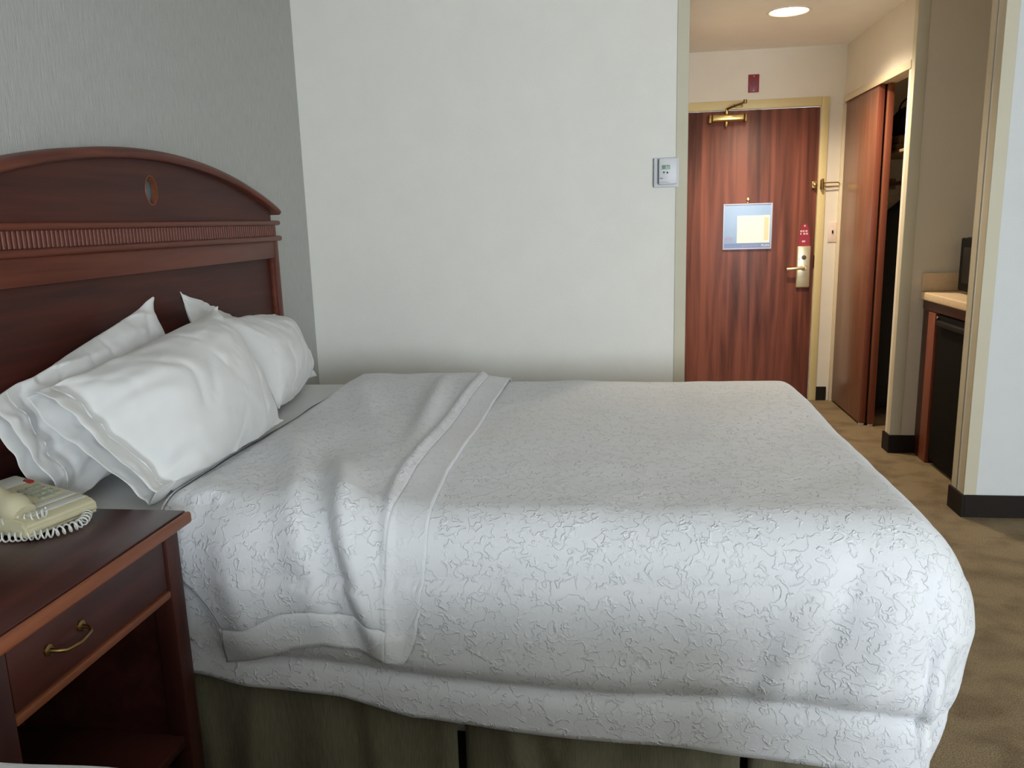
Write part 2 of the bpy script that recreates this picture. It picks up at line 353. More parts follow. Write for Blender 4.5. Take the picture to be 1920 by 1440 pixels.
# ------------------------------------------------------------------ entry door
d1 = thing('door_1', (DX0, YE, 0), 'dark red-brown wood entry door in a cream steel frame', 'door', kind='structure')
part('door_frame', d1, FRAMEM, lambda b: box(b, (DX0 - .052, YE - .012, 0), (DX0, YE + .06, DZ + .06), .004))
part('door_frame', d1, FRAMEM, lambda b: box(b, (DX1, YE - .012, 0), (DX1 + .052, YE + .06, DZ + .06), .004))
part('door_frame', d1, FRAMEM, lambda b: box(b, (DX0, YE - .012, DZ), (DX1, YE + .06, DZ + .06), .004))
part('door_leaf', d1, DOORW, lambda b: box(b, (DX0 + .003, YE + .004, .006), (DX1 - .003, YE + .05, DZ - .003), .002))
YD = YE + .004
def closer(b):
    box(b, (.612, YD - .062, 1.949), (.828, YD, 1.995), .012, 3)
cl = part('door_closer', d1, BRASS, closer)
part('end_cap', cl, BRASSD, lambda b: [box(b, (.590, YD - .058, 1.940), (.612, YD, 1.998), .006), box(b, (.828, YD - .058, 1.942), (.846, YD, 1.998), .006)])
part('pinion', cl, BRASS, lambda b: [lathe(b, (.712, YD - .03, 1.915), (0, 0, 1), [(0, .006), (.012, .011), (.034, .013)], 12), lathe(b, (.712, YD - .03, 1.995), (0, 0, 1), [(0, .014), (.022, .012), (.03, .016), (.036, .016)], 12)])
part('closer_arm', cl, BRASSD, lambda b: [tube(b, [(.712, YD - .03, 2.03), (.735, YD - .10, 2.036), (.80, YD - .25, 2.045)], [.010, .008, .007], 8),
                                          tube(b, [(.80, YD - .25, 2.052), (.80, YD - .16, 2.054), (.785, YD - .02, 2.055)], .006, 8),
                                          lathe(b, (.80, YD - .25, 2.036), (0, 0, 1), [(0, .012), (.024, .012)], 12), box(b, (.755, YD - .018, 2.040), (.82, YD - .004, 2.064), .004)])
part('peephole', d1, BRASS, lambda b: [lathe(b, (.874, YD, 1.428), (0, -1, 0), [(0, .012), (.006, .012), (.008, .008), (.008, .004)], 16), lathe(b, (.872, YD - .005, 1.405), (0, -1, 0), [(0, .006), (.004, .007), (.006, .003)], 10)])
lk = part('lock_plate', d1, LOCKM, lambda b: box(b, (1.214, YD - .022, .812), (1.305, YD, 1.100), .008, 3))
part('lever_handle', lk, LOCKM, lambda b: [lathe(b, (1.262, YD - .02, .952), (0, -1, 0), [(0, .022), (.006, .022), (.01, .013), (.03, .012), (.036, .012)], 20),
                                           tube(b, [(1.262, YD - .05, .952), (1.24, YD - .056, .951), (1.20, YD - .056, .949), (1.165, YD - .056, .946), (1.145, YD - .05, .944)], [.011, .0115, .011, .011, .012], 10)])
part('thumb_turn', lk, BRASSD, lambda b: box(b, (1.256, YD - .04, 1.008), (1.264, YD - .02, 1.036), .003))
part('turn_ring', lk, SHADOWP, lambda b: lathe(b, (1.260, YD - .0205, 1.022), (0, -1, 0), [(0, .016), (.003, .016), (.004, .013)], 20))
part('lock_light', lk, MATS['green_lcd'], lambda b: lathe(b, (1.228, YD - .021, 1.012), (0, -1, 0), [(0, .005), (.003, .004)], 10))
part('latch_strike', d1, DARK, lambda b: box(b, (DX1 - .003, YE - .006, .945), (DX1 + .006, YE + .012, 1.035), .002))
gd = part('door_guard', d1, BRASS, lambda b: [box(b, (1.293, YD - .016, 1.487), (1.326, YD, 1.535), .004), lathe(b, (1.308, YD - .014, 1.511), (0, -1, 0), [(0, .006), (.02, .006), (.024, .011), (.034, .011), (.038, .005)], 14)])
part('swing_bar', gd, BRASS, lambda b: [tube(b, [(1.355, YE - .035, 1.523), (1.46, YE - .03, 1.523), (1.472, YE - .03, 1.512), (1.46, YE - .03, 1.500), (1.355, YE - .035, 1.498)], .0042, 8)])
part('hinge_plate', gd, BRASSD, lambda b: [box(b, (1.345, YE - .04, 1.482), (1.366, YE - .012, 1.545), .004), tube(b, [(1.356, YE - .04, 1.478), (1.356, YE - .04, 1.55)], .008, 10)])

# evacuation sign on the door
sg = thing('evacuation_sign', (.709, YD, 1.09), 'blue framed evacuation plan sign hung on the entry door', 'sign')
S0, S1, SZ0, SZ1 = .710, 1.036, 1.090, 1.398
part('backing', sg, SIGNB, lambda b: box(b, (S0, YD - .010, SZ0), (S1, YD - .002, SZ1), .002))
part('border', sg, SIGNF, lambda b: [box(b, (S0 - .003, YD - .014, SZ0 - .003), (S0 + .006, YD - .001, SZ1 + .003), .001), box(b, (S1 - .006, YD - .014, SZ0 - .003), (S1 + .003, YD - .001, SZ1 + .003), .001),
                                     box(b, (S0 + .006, YD - .014, SZ1 - .006), (S1 - .006, YD - .001, SZ1 + .003), .001), box(b, (S0 + .006, YD - .014, SZ0 - .003), (S1 - .006, YD - .001, SZ0 + .005), .001)])
part('lower_band', sg, SIGNB2, lambda b: box(b, (S0 + .006, YD - .0112, SZ0 + .005), (S1 - .006, YD - .0102, SZ0 + .038)))
pl = part('plan_sheet', sg, PAPERW, lambda b: box(b, (.803, YD - .0125, SZ0 + .040), (1.024, YD - .0102, SZ0 + .228)))
part('list_column', pl, PAPERY, lambda b: box(b, (.986, YD - .0132, SZ0 + .058), (1.016, YD - .0126, SZ0 + .215)))
def ring(b, cx, cz, rx, rz, w, y0, y1, n=28):
    o_ = []; i_ = []
    for k in range(n):
        c, s = math.cos(2 * PI * k / n), math.sin(2 * PI * k / n)
        o_.append([b.verts.new((cx + c * rx, y, cz + s * rz)) for y in (y0, y1)]); i_.append([b.verts.new((cx + c * (rx - w), y, cz + s * (rz - w))) for y in (y0, y1)])
    for k in range(n):
        q = (k + 1) % n
        b.faces.new((o_[k][0], o_[q][0], i_[q][0], i_[k][0])); b.faces.new((o_[k][1], i_[k][1], i_[q][1], o_[q][1]))
        b.faces.new((o_[k][0], o_[k][1], o_[q][1], o_[q][0])); b.faces.new((i_[k][0], i_[q][0], i_[q][1], i_[k][1]))
part('logo', sg, LOGO, lambda b: [ring(b, .748, SZ0 + .068, .026, .0175, .005, YD - .0115, YD - .0102)] + [box(b, (.731 + k * .009, YD - .0114, SZ0 + .062), (.737 + k * .009, YD - .0103, SZ0 + .074)) for k in range(4)])
def text(name, s, size, loc, rot, m, parent, ext=.0004):
    cu = bpy.data.curves.new(name, 'FONT'); cu.body = s; cu.size = size; cu.extrude = ext; cu.align_x = 'RIGHT'
    t = bpy.data.objects.new(name, cu); COL.objects.link(t); dg = bpy.context.evaluated_depsgraph_get()
    me = bpy.data.meshes.new_from_object(t.evaluated_get(dg)); bpy.data.objects.remove(t, do_unlink=True)
    me.transform(Matrix.Translation(Vector(loc) - Vector(parent['_o'])) @ rot)
    return link(name, me, m, parent, False)
RX = Matrix.Rotation(PI / 2, 4, 'X')
text('heading', 'PLAN', .022, (S1 - .012, YD - .0118, SZ0 + .015), RX, PAPERW, sg)
text('heading', 'EVACUATION', .018, (S1 - .082, YD - .0118, SZ0 + .015), RX, LOGO, sg)

# door hanger card above the lock
hg = thing('door_hanger', (1.258, YD, 1.105), 'maroon door hanger card tucked above the brass lock', 'card')
part('card', hg, HANG, lambda b: prism(b, [(1.219, 1.100), (1.300, 1.100), (1.294, 1.19), (1.286, 1.225), (1.272, 1.252), (1.250, 1.252), (1.238, 1.225), (1.226, 1.19)], 1, YD - .004, YD - .001), False)
for z, row in ((1.196, ((0, .013), (1, .011), (2, .014))), (1.178, ((0, .008), (1.2, .014), (2.3, .012))), (1.126, ((.8, .022),))):
    for i, w in row: part('print', hg, PINK, lambda b: box(b, (1.232 + i * .017, YD - .0052, z), (1.232 + i * .017 + w, YD - .0042, z + .012)))
part('punch_hole', hg, PINK, lambda b: lathe(b, (1.261, YD - .0042, 1.238), (0, -1, 0), [(0, .006), (.001, .006)], 12))

# fire strobe plate, light switch, thermostat
st = thing('alarm_plate', (.887, YE, 2.134), 'small maroon fire alarm plate on the wall above the door closer', 'alarm')
part('plate', st, STROBE, lambda b: box(b, (.851, YE - .008, 2.134), (.922, YE, 2.250), .003))
part('grille', st, STROBED, lambda b: [ring(b, .886, 2.19, .018, .024, .005, YE - .0092, YE - .0075), ring(b, .886, 2.19, .009, .012, .004, YE - .0092, YE - .0075)])
for z in (2.146, 2.238): part('screw', st, WHITEP, lambda b: lathe(b, (.887, YE - .008, z), (0, -1, 0), [(0, .0035), (.0015, .003)], 10))
sw = thing('light_switch', (1.459, YE, 1.121), 'ivory light switch plate between the entry door and the closet', 'switch')
part('plate', sw, SWITCH, lambda b: box(b, (1.416, YE - .008, 1.123), (1.472, YE, 1.260), .003))
part('toggle', sw, DARK, lambda b: box(b, (1.440, YE - .016, 1.182), (1.449, YE - .007, 1.203), .002))
th = thing('thermostat', (.197, YW, 1.46), 'white wall thermostat with a small green display beside the hall corner', 'thermostat')
part('back_plate', th, WHITEP, lambda b: box(b, (.141, YW - .010, 1.455), (.250, YW, 1.582), .008, 3))
bd = part('body', th, WHITEP, lambda b: box(b, (.162, YW - .034, 1.466), (.243, YW - .009, 1.579), .007, 3))
part('side_shadow', bd, SHADOWP, lambda b: [box(b, (.1385, YW - .006, 1.458), (.141, YW, 1.580)), box(b, (.1595, YW - .020, 1.470), (.1622, YW - .0095, 1.575))])  # grey strips painting the shadow along the thermostat's left side
part('display', bd, LCD, lambda b: box(b, (.174, YW - .0355, 1.530), (.210, YW - .0338, 1.549), .0006))
text('digits', '05 71', .019, (.209, YW - .0360, 1.5330), RX @ Matrix.Diagonal((.72, 1, 1, 1)), INK, bd, .0002)
for x, d in ((.184, -1), (.199, 1)):
    part('arrow_button', bd, DARK, lambda b: prism(b, [(x - .005, 1.517 - d * .004), (x + .005, 1.517 - d * .004), (x, 1.517 + d * .005)], 1, YW - .0355, YW - .0335), False)
part('name_mark', bd, SHADOWP, lambda b: box(b, (.166, YW - .0346, 1.491), (.180, YW - .0336, 1.494)))
part('lower_seam', bd, SHADOWP, lambda b: box(b, (.165, YW - .0345, 1.4755), (.205, YW - .0338, 1.4765)))

# recessed lamp in the hall ceiling
LX, LY = .91, 4.86
rl = thing('ceiling_light', (LX, LY, CZ), 'round glowing recessed ceiling light in the entry hall', 'ceiling light')
part('ring', rl, LRING, lambda b: lathe(b, (LX, LY, CZ + .004), (0, 0, -1), [(-.05, .098), (0, .100), (.0, .122), (.006, .120), (.009, .106), (.004, .100), (-.05, .0985)], 40, False))
part('can', rl, LRING, lambda b: lathe(b, (LX, LY, CZ + .06), (0, 0, -1), [(0, .098), (.055, .100)], 32, False))
part('lens', rl, LENS, lambda b: lathe(b, (LX, LY, CZ + .022), (0, 0, -1), [(0, .098), (.004, .09), (.008, .06), (.010, .02)], 32))
sp = bpy.data.lights.new('hall_bulb', 'SPOT'); sp.energy = HALL_W; sp.color = (1.0, 0.84, 0.63); sp.spot_size = math.radians(140); sp.spot_blend = 0.6; sp.shadow_soft_size = .07
so = bpy.data.objects.new('hall_bulb', sp); COL.objects.link(so); so.parent = rl; so.location = (0, 0, -.012)

# ------------------------------------------------------------------ closet doors and contents
def slide(name, x0, x1, y0, y1, label):
    o = thing(name, (x0, y0, 0), label, 'door', kind='structure')
    part('panel', o, CLOSW, lambda b: box(b, (x0, y0 + .012, .014), (x1, y1, 2.046), .002))
    part('edge_band', o, CLOSE_, lambda b: box(b, (x0 - .0006, y0, .014), (x1, y0 + .012, 2.046), .003))
    part('floor_guide', o, WHITEP, lambda b: box(b, (x0 + .002, y0 + .004, .0), (x1 - .006, y0 + .03, .018), .002))
    return o
slide('door_2', XR + .004, XR + .040, 5.15, YE - .035, 'front sliding wood closet door nearest the hall')
slide('door_3', XR + .052, XR + .084, 5.12, YE - .06, 'rear sliding wood closet door showing only its red-brown edge')
cs = thing('closet_shelf', (1.60, 5.0, 1.66), 'tan shelf inside the dark closet', 'shelf')
part('board', cs, WIREM, lambda b: box(b, (1.62, 4.66, 1.66), (2.24, YE - .005, 1.678), .003))
cr_ = thing('closet_rail', (1.80, 5.2, 1.47), 'tan clothes rail below the closet shelf', 'rail')
part('rod', cr_, WIREM, lambda b: tube(b, [(1.80, 4.66, 1.50), (1.80, 5.852, 1.50)], .014, 10))
part('bracket', cr_, WIREM, lambda b: box(b, (1.765, YE - .022, 1.465), (1.835, YE - .004, 1.535), .003))
fb = bm_new(); box(fb, (1.65, 5.30, 1.679), (2.1, 5.66, 1.725), .02, 3); box(fb, (1.66, 5.31, 1.722), (2.1, 5.65, 1.775), .022, 3)
tag(mk('folded_blanket', fb, TANC), 'folded tan blanket on the closet shelf', 'blanket')
bg = thing('black_bag', (1.80, 5.48, 1.776), 'rounded black bag on top of the folded closet blanket', 'bag')
part('body', bg, BLACKC, lambda b: lathe(b, (1.80, 5.48, 1.775), (0, 0, 1), [(0, .10), (.02, .135), (.07, .14), (.12, .125), (.16, .09), (.185, .045), (.195, .01)], 20))
part('carry_loop', bg, BLACKC, lambda b: tube(b, [(1.80 - .09 * math.cos(t), 5.48, 1.93 + .085 * math.sin(t)) for t in [PI * k / 12 for k in range(13)]], .005, 6))
gm = thing('hanging_garment', (1.80, 5.45, .55), 'long black garment hanging on the closet rail', 'garment')
def garment(i, j):
    t = i / 24; a = 2 * PI * j / 28; z = lerp(1.43, .06, t); w = lerp(.06, .25, sst(0, .10, t)) + .02 * t
    r = .05 + .018 * math.sin(5 * a) * t
    return (1.80 + w * math.cos(a) + .0, 5.45 + r * math.sin(a), z - .05 * abs(math.cos(a)) * (1 - t))
grid_mesh('cloth', 25, 28, garment, BLACKC, gm, closed_v=True, thick=.003)
part('hanger', gm, CHROME, lambda b: tube(b, [(1.62, 5.45, 1.39), (1.80, 5.45, 1.44), (1.80, 5.45, 1.485), (1.80, 5.462, 1.512), (1.80, 5.45, 1.528), (1.80, 5.436, 1.517)], .003, 6))

# ------------------------------------------------------------------ kitchenette niche
cb = thing('niche_cabinet', (1.60, 4.45, 0), 'dark red-brown wood end panel under the niche counter beside the fridge', 'cabinet')
part('side_panel', cb, NSV, lambda b: box(b, (1.627, 4.36, 0), (2.24, 4.549, .853), .002))
part('front_stile', cb, CLOSE_, lambda b: box(b, (1.604, 4.364, 0), (1.626, 4.458, .80), .003))  # lighter, redder wood than the filler paints this strip as lit
part('top_rail', cb, NSV, lambda b: box(b, (1.606, 3.70, .805), (1.626, 4.549, .853), .002))
part('filler', cb, NSV, lambda b: box(b, (1.610, 4.46, 0), (1.626, 4.549, .805), .002))
ct = thing('counter_top', (1.59, 4.1, .855), 'cream laminate counter in the kitchenette niche', 'counter')
part('slab', ct, COUNTER, lambda b: box(b, (1.588, 3.694, .855), (2.248, 4.549, .898), .008, 3))
part('side_splash', ct, COUNTER, lambda b: box(b, (1.592, 4.531, .899), (2.228, 4.549, .995), .003))
part('back_splash', ct, COUNTER, lambda b: box(b, (2.230, 3.694, .899), (2.248, 4.549, .995), .003))
fr = thing('mini_fridge', (1.60, 4.1, 0), 'black mini fridge under the niche counter', 'fridge')
part('body', fr, FRIDGE, lambda b: box(b, (1.66, 3.75, .03), (2.20, 4.345, .80), .004))
fd = part('door', fr, FRIDGE, lambda b: box(b, (1.612, 3.75, .03), (1.657, 4.345, .80), .01, 3))
part('door_handle', fd, DARK, lambda b: box(b, (1.588, 3.80, .742), (1.616, 4.31, .772), .008, 3))
part('hinge', fd, CHROME, lambda b: box(b, (1.600, 4.328, .775), (1.640, 4.343, .790), .003))
part('foot_rail', fr, DARK, lambda b: box(b, (1.64, 3.76, 0), (2.19, 4.335, .03)))
mw = thing('microwave', (1.70, 4.1, .899), 'black microwave on the niche counter', 'microwave')
part('case', mw, MICRO, lambda b: box(b, (1.742, 3.83, .911), (2.16, 4.415, 1.182), .008, 3))
md_ = part('door', mw, MICRO, lambda b: box(b, (1.718, 3.98, .913), (1.741, 4.413, 1.180), .008, 3))
part('window', md_, DARK, lambda b: box(b, (1.7165, 4.02, .955), (1.7185, 4.37, 1.135), .0005))
part('control_panel', mw, DARK, lambda b: box(b, (1.720, 3.832, .913), (1.741, 3.977, 1.176), .004))
for y, x in ((3.87, 1.78), (4.31, 1.78), (3.87, 2.12), (4.31, 2.12)):
    part('foot', mw, DARK, lambda b: lathe(b, (x, y, .8985), (0, 0, 1), [(0, .014), (.013, .012)], 10))

# ------------------------------------------------------------------ headboard
HX = -1.405; YC, HWD = 2.325, .872
hbt = thing('headboard', (XH, YC, 0), 'arched dark mahogany headboard with a fluted band and small oval hole', 'headboard')
Y0, Y1 = YC - HWD, YC + HWD
def archz(y): 
    t = (y - YC) / HWD; return 1.567 - .142 * t * t - .008 * t ** 4
# upper panel with an oval hole: bridged polygon between outline and hole
def upper(b):
    n = 64; hc = (YC + .02, 1.452); hy, hz = .030, .042
    zb = 1.335; yo0, yo1 = Y0 + .012, Y1 - .012; x0, x1 = HX - .034, HX - .018
    def outline(a):
        dy, dz = math.cos(a), math.sin(a); lo_, hi = 0.0, 3.0
        for _ in range(40):
            m_ = (lo_ + hi) / 2; y, z = hc[0] + dy * m_, hc[1] + dz * m_
            ins = yo0 <= y <= yo1 and zb <= z <= archz(y) - .012
            lo_, hi = (m_, hi) if ins else (lo_, m_)
        return hc[0] + dy * lo_, hc[1] + dz * lo_
    angs = sorted([2 * PI * k / n for k in range(n)] + [math.atan2(z - hc[1], y - hc[0]) % (2 * PI) for y, z in ((yo0, zb), (yo1, zb), (yo0, archz(yo0) - .013), (yo1, archz(yo1) - .013))]
                  + [math.atan2(archz(YC + s) - .013 - hc[1], YC + s - hc[0]) % (2 * PI) for s in [(k - 20) * .042 for k in range(41)] if abs(s) < HWD - .02])
    O = [outline(a) for a in angs]; H = [(hc[0] + hy * math.cos(a), hc[1] + hz * math.sin(a)) for a in angs]; m_ = len(angs)
    V = {}
    for k in range(m_):
        for key, p in (('o', O[k]), ('h', H[k])):
            for s, x in ((0, x0), (1, x1)): V[key, k, s] = b.verts.new((x, p[0], p[1]))
    for k in range(m_):
        q = (k + 1) % m_
        for s in (0, 1): b.faces.new((V['o', k, s], V['o', q, s], V['h', q, s], V['h', k, s]))
        for key in 'oh': b.faces.new((V[key, k, 0], V[key, q, 0], V[key, q, 1], V[key, k, 1]))
part('arched_panel', hbt, HB, upper, False)
def hole_ring(b):
    n = 32; hc = (YC + .02, 1.452)
    R_ = []
    for k in range(n):
        c, s = math.cos(2 * PI * k / n), math.sin(2 * PI * k / n)
        R_.append([b.verts.new((x, hc[0] + c * ry, hc[1] + s * rz)) for x, ry, rz in ((HX - .0335, .0298, .0418), (HX - .0165, .0298, .0418), (HX - .0165, .032, .044), (HX - .0185, .033, .045))])
    for k in range(n):
        for i in range(3): b.faces.new((R_[k][i], R_[(k + 1) % n][i], R_[(k + 1) % n][i + 1], R_[k][i + 1]))
part('oval_hole_lining', hbt, NSE, hole_ring)
def cap(b):
    m_ = 60; prof = [(-.062, -.026), (.006, -.026), (.013, -.020), (.015, -.012), (.010, -.004), (.0, .003), (-.062, .003)]
    rows = []
    for k in range(m_ + 1):
        y = lerp(Y0 - .022, Y1 + .022, k / m_); yy = max(Y0, min(Y1, y)); z = archz(yy) - (abs(y - yy)) * .45
        rows.append([b.verts.new((HX + px, y, z + pz)) for px, pz in prof])
    for k in range(m_):
        for i in range(len(prof)): 
            q = (i + 1) % len(prof); b.faces.new((rows[k][i], rows[k + 1][i], rows[k + 1][q], rows[k][q]))
    b.faces.new(rows[0]); b.faces.new(rows[-1][::-1])
part('arch_cap', hbt, HBL, cap)
def rail(z, r, ov):
    return lambda b: box(b, (HX - .05, Y0 - ov, z - r), (HX + .014, Y1 + ov, z + r), r * .9, 4)
part('upper_moulding', hbt, HBL, rail(1.349, .0095, .012))
part('lower_moulding', hbt, HBL, rail(1.287, .0105, .018))
part('band_backing', hbt, HB, lambda b: box(b, (HX - .048, Y0 + .006, 1.297), (HX - .006, Y1 - .006, 1.341)))
fm = bm_new(); lathe(fm, (0, 0, 0), (0, 0, 1), [(0, .0062), (.0424, .0062)], 8)
fme = bpy.data.meshes.new('flute'); fm.to_mesh(fme); fm.free()
y = Y0 + .014; fs = []
while y < Y1 - .012:
    f_ = link('flute', fme, HBL, hbt, True, 50); f_.location = (HX - .0065 - hbt['_o'][0], y - hbt['_o'][1], 1.2978 - hbt['_o'][2]); y += .0165
part('cross_rail', hbt, HBL, lambda b: box(b, (HX - .05, Y0 + .03, 1.208), (HX - .002, Y1 - .03, 1.278), .003))
for ya, yb in ((Y0, Y0 + .034), (Y1 - .034, Y1)):
    part('post', hbt, HBV, lambda b: box(b, (HX - .05, ya, 0), (HX, yb, 1.278), .004))
part('lower_panel', hbt, HB, lambda b: box(b, (HX - .05, Y0 + .034, .30), (HX - .026, Y1 - .034, 1.208)))
part('panel_bead', hbt, HBL, lambda b: [box(b, (HX - .027, Y1 - .043, .31), (HX - .010, Y1 - .0345, 1.207), .003), box(b, (HX - .027, Y0 + .0345, .31), (HX - .010, Y0 + .043, 1.207), .003)])

# ------------------------------------------------------------------ beds and covers
def rounded_slab(b, a, c, r, seg=4): box(b, a, c, r, seg)
def skirt_panel(root, p0, p1, z1, seed, waves):
    """hanging pleated fabric from p0 to p1 (plan points)"""
    p0, p1 = Vector(p0), Vector(p1); d = p1 - p0; L_ = d.length; d.normalize(); n_ = Vector((d.y, -d.x))
    nu = max(12, int(L_ / .014)); nv = 14
    def fn(i, j):
        s = i / (nu - 1); t = j / (nv - 1); x = s * L_
        w = .006 * math.sin(x * waves + seed) * (.3 + t) + .012 * N3(x * 5 + seed, t * 1.2, seed) * (.3 + t)
        fold = 0.0
        for c_, k_, am in ((.10, .10, .018), (.18, .16, .012), (.36, .05, .012), (.55, -.06, .008), (.78, .04, .01)):
            fold += am * math.exp(-((x - c_ * L_ - k_ * t) / .022) ** 2) * sst(0, .6, t)
        e = -.012 * (sst(.03, 0, x) + sst(L_ - .03, L_, x)) * sst(0, .4, t)
        q = p0 + d * x + n_ * (w + fold + e)
        return (q.x, q.y, lerp(z1, .012, t))
    return grid_mesh('skirt_panel', nu, nv, fn, SKIRT, root, thick=.002)
def bed(name, x0, x1, y0, y1, label):
    r = thing(name, (x0, (y0 + y1) / 2, 0), label, 'bed')
    part('mattress', r, SHEET, lambda b: box(b, (x0, y0, .40), (x1, y1, .712), .07, 5))
    part('box_spring', r, BOXM, lambda b: box(b, (x0, y0 + .03, .17), (x1 - .01, y1 - .03, .40), .02, 3))
    for yy in (y0 + .12, y1 - .12):
        for xx in (x0 + .10, x1 - .12): part('leg', r, DARK, lambda b: box(b, (xx - .025, yy - .025, 0), (xx + .025, yy + .025, .17), .003))
    return r
b1 = bed('bed', -1.395, .545, 1.585, 3.06, 'white bed with an olive skirt against the arched headboard')
ys = 1.59
for k, (xa, xb) in enumerate(((-1.37, -.372), (-.355, .255), (.272, .53))): skirt_panel(b1, (xa, ys), (xb, ys), .40, k * 3.1 + 1, 38)
skirt_panel(b1, (.545, ys), (.545, 2.32), .40, 9, 38); skirt_panel(b1, (.545, 2.335), (.545, 3.10), .40, 12, 38)

def ridge(u, v, a, b, w, am):
    a = Vector(a); b = Vector(b); p = Vector((u, v)); d = b - a; t = max(0, min(1, (p - a).dot(d) / d.length_squared)); q = (p - a - d * t).length
    return am * math.exp(-(q / w) ** 2) * math.sin(PI * (.12 + .80 * t))
def k_fold(u, v):
    if u < .2 or v > 1.7: return 0.0
    return (ridge(u, v, (.46, 1.50), (.34, 1.22), .026, -.020) + ridge(u, v, (.40, 1.48), (.28, 1.24), .030, .012) + ridge(u, v, (.54, 1.46), (.44, 1.18), .034, .016)
            + ridge(u, v, (.62, 1.42), (.58, 1.15), .030, -.016) + ridge(u, v, (.30, 1.36), (.22, 1.18), .024, -.010))
class Drape:
    """cloth coordinates (u along the bed, v across it) laid over a rounded mattress block"""
    def __init__(s, yn, yf, xe, zt, rho=.085, bulge=True, rx=None): s.rx = rx or rho; s.yn, s.yf, s.xe, s.zt, s.rho, s.bulge = yn, yf, xe, zt, rho, bulge
    def at(s, u, v, off=0.0, wr=1.0):
        dx = max(0.0, u - s.xe); dyn = max(0.0, s.yn - v); dyf = max(0.0, v - s.yf); dy = dyn or dyf; sg = -1 if dyn else 1
        bx, by = min(u, s.xe), min(max(v, s.yn), s.yf)
        if s.bulge: by += .025 * sst(-.80, -.95, u) * sst(2.2, 1.7, by)
        d = math.hypot(dx, dy)
        n = Vector((dx, sg * dy, 0)) / d if d > 1e-9 else Vector((0, 0, 0))
        q = s.rho * PI / 2; th = min(d / s.rho, PI / 2) if d > 0 else 0.0
        h = math.hypot(s.rx * n.x, s.rho * n.y) * math.sin(th); z = s.zt - s.rho * (1 - math.cos(th)); dn = max(0.0, d - q); z -= dn
        nor = n * math.sin(th) + Vector((0, 0, math.cos(th)))
        o = off
        # gentle lie of the cloth
        o += wr * (.006 * N3(u * 3.1, v * 3.1, 1.7) + .0025 * N3(u * 9, v * 9, 4.2))
        cor = 0.0
        if d > 0:
            cor = (2 * abs(n.x * n.y)) ** 1.0                                  # 1 on the corner diagonal
            h += dn * .05 * (1 - abs(n.x)) + ((.034 * sst(.05, .32, d) - .42 * max(0, dn - .08)) * abs(n.x) if s.bulge else 0) + .015 * cor * sst(.05, .3, d)
            o += wr * .010 * N3(u * 4.5, v * 1.2, 7.7) * sst(0, .25, dn)
            if cor > 0:
                a = math.atan2(abs(n.y), abs(n.x) + 1e-9)
                o += wr * .028 * cor * math.sin(a * 9.0 + 1.0) * sst(.02, .35, dn)
        if s.bulge and dyn > 0 and dn > 0:
            zc = interp(((-1.1, .415), (-.63, .395), (-.15, .36), (.3, .345), (.7, .33)), bx) + .012 * N3(u * 3.5, 0, 5) + .014 * N3(u * 1.6, 4, 5)
            k = (1 - .8 * cor) * sst(-.95, -.72, bx)
            o += k * (.022 * sst(.66, .55, z) * sst(zc - .004, zc + .055, z) - .014 * math.exp(-((z - zc) / .016) ** 2) + .004 * sst(zc, zc - .05, z))
            o += k * .012 * math.exp(-((z - zc - .07 - .02 * N3(u * 2.2, 3, 3)) / .022) ** 2) * sst(-.4, .2, bx) * max(0, N3(u * 3, 8, 1) + .4)
        if s.bulge and d > .1:
            o += k_fold(u, v) * wr
            h = max(h, -.012)
        p = Vector((bx, by, z)) + n * h + nor * o
        if p.z < .02: p.z = .02 + .1 * (p.z - .02) * 0
        return p
D1 = Drape(1.65, 2.975, .572, .722, .13, True, .088)
def near_len(u):     # cloth length over the near edge so that the hem falls at the right height
    hz = interp(((-1.1, .362), (-.9, .348), (-.60, .328), (-.45, .288), (-.30, .280), (.0, .255), (.15, .248), (.42, .228), (.7, .22)), u) + .006 * N3(u * 4, 2, 2)
    return D1.zt - D1.rho - hz + D1.rho * PI / 2
XE0 = -1.035
cv = thing('coverlet', (0, 1.6, .3), 'white textured coverlet over the bed beside the nightstand, corner folded back', 'coverlet')
US = [lerp(XE0, .572, i / 120) for i in range(120)] + [.572 + .54 * i / 42 for i in range(43)]
NVN, NVT, NVF = 46, 96, 26
def vrow(u, j):
    L_ = near_len(min(u, .572))
    if j < NVN: return D1.yn - L_ * (1 - j / NVN)
    if j < NVN + NVT: return lerp(D1.yn, D1.yf, (j - NVN) / NVT)
    return D1.yf + .50 * (j - NVN - NVT) / (NVF - 1)
UVC = {}
def cover_pt(i, j): return D1.at(US[i], vrow(US[i], j))
def cover_uv(i, j): return (US[i], vrow(US[i], j))
grid_mesh('cover', len(US), NVN + NVT + NVF, cover_pt, COVER, cv, thick=.006, uvf=cover_uv)

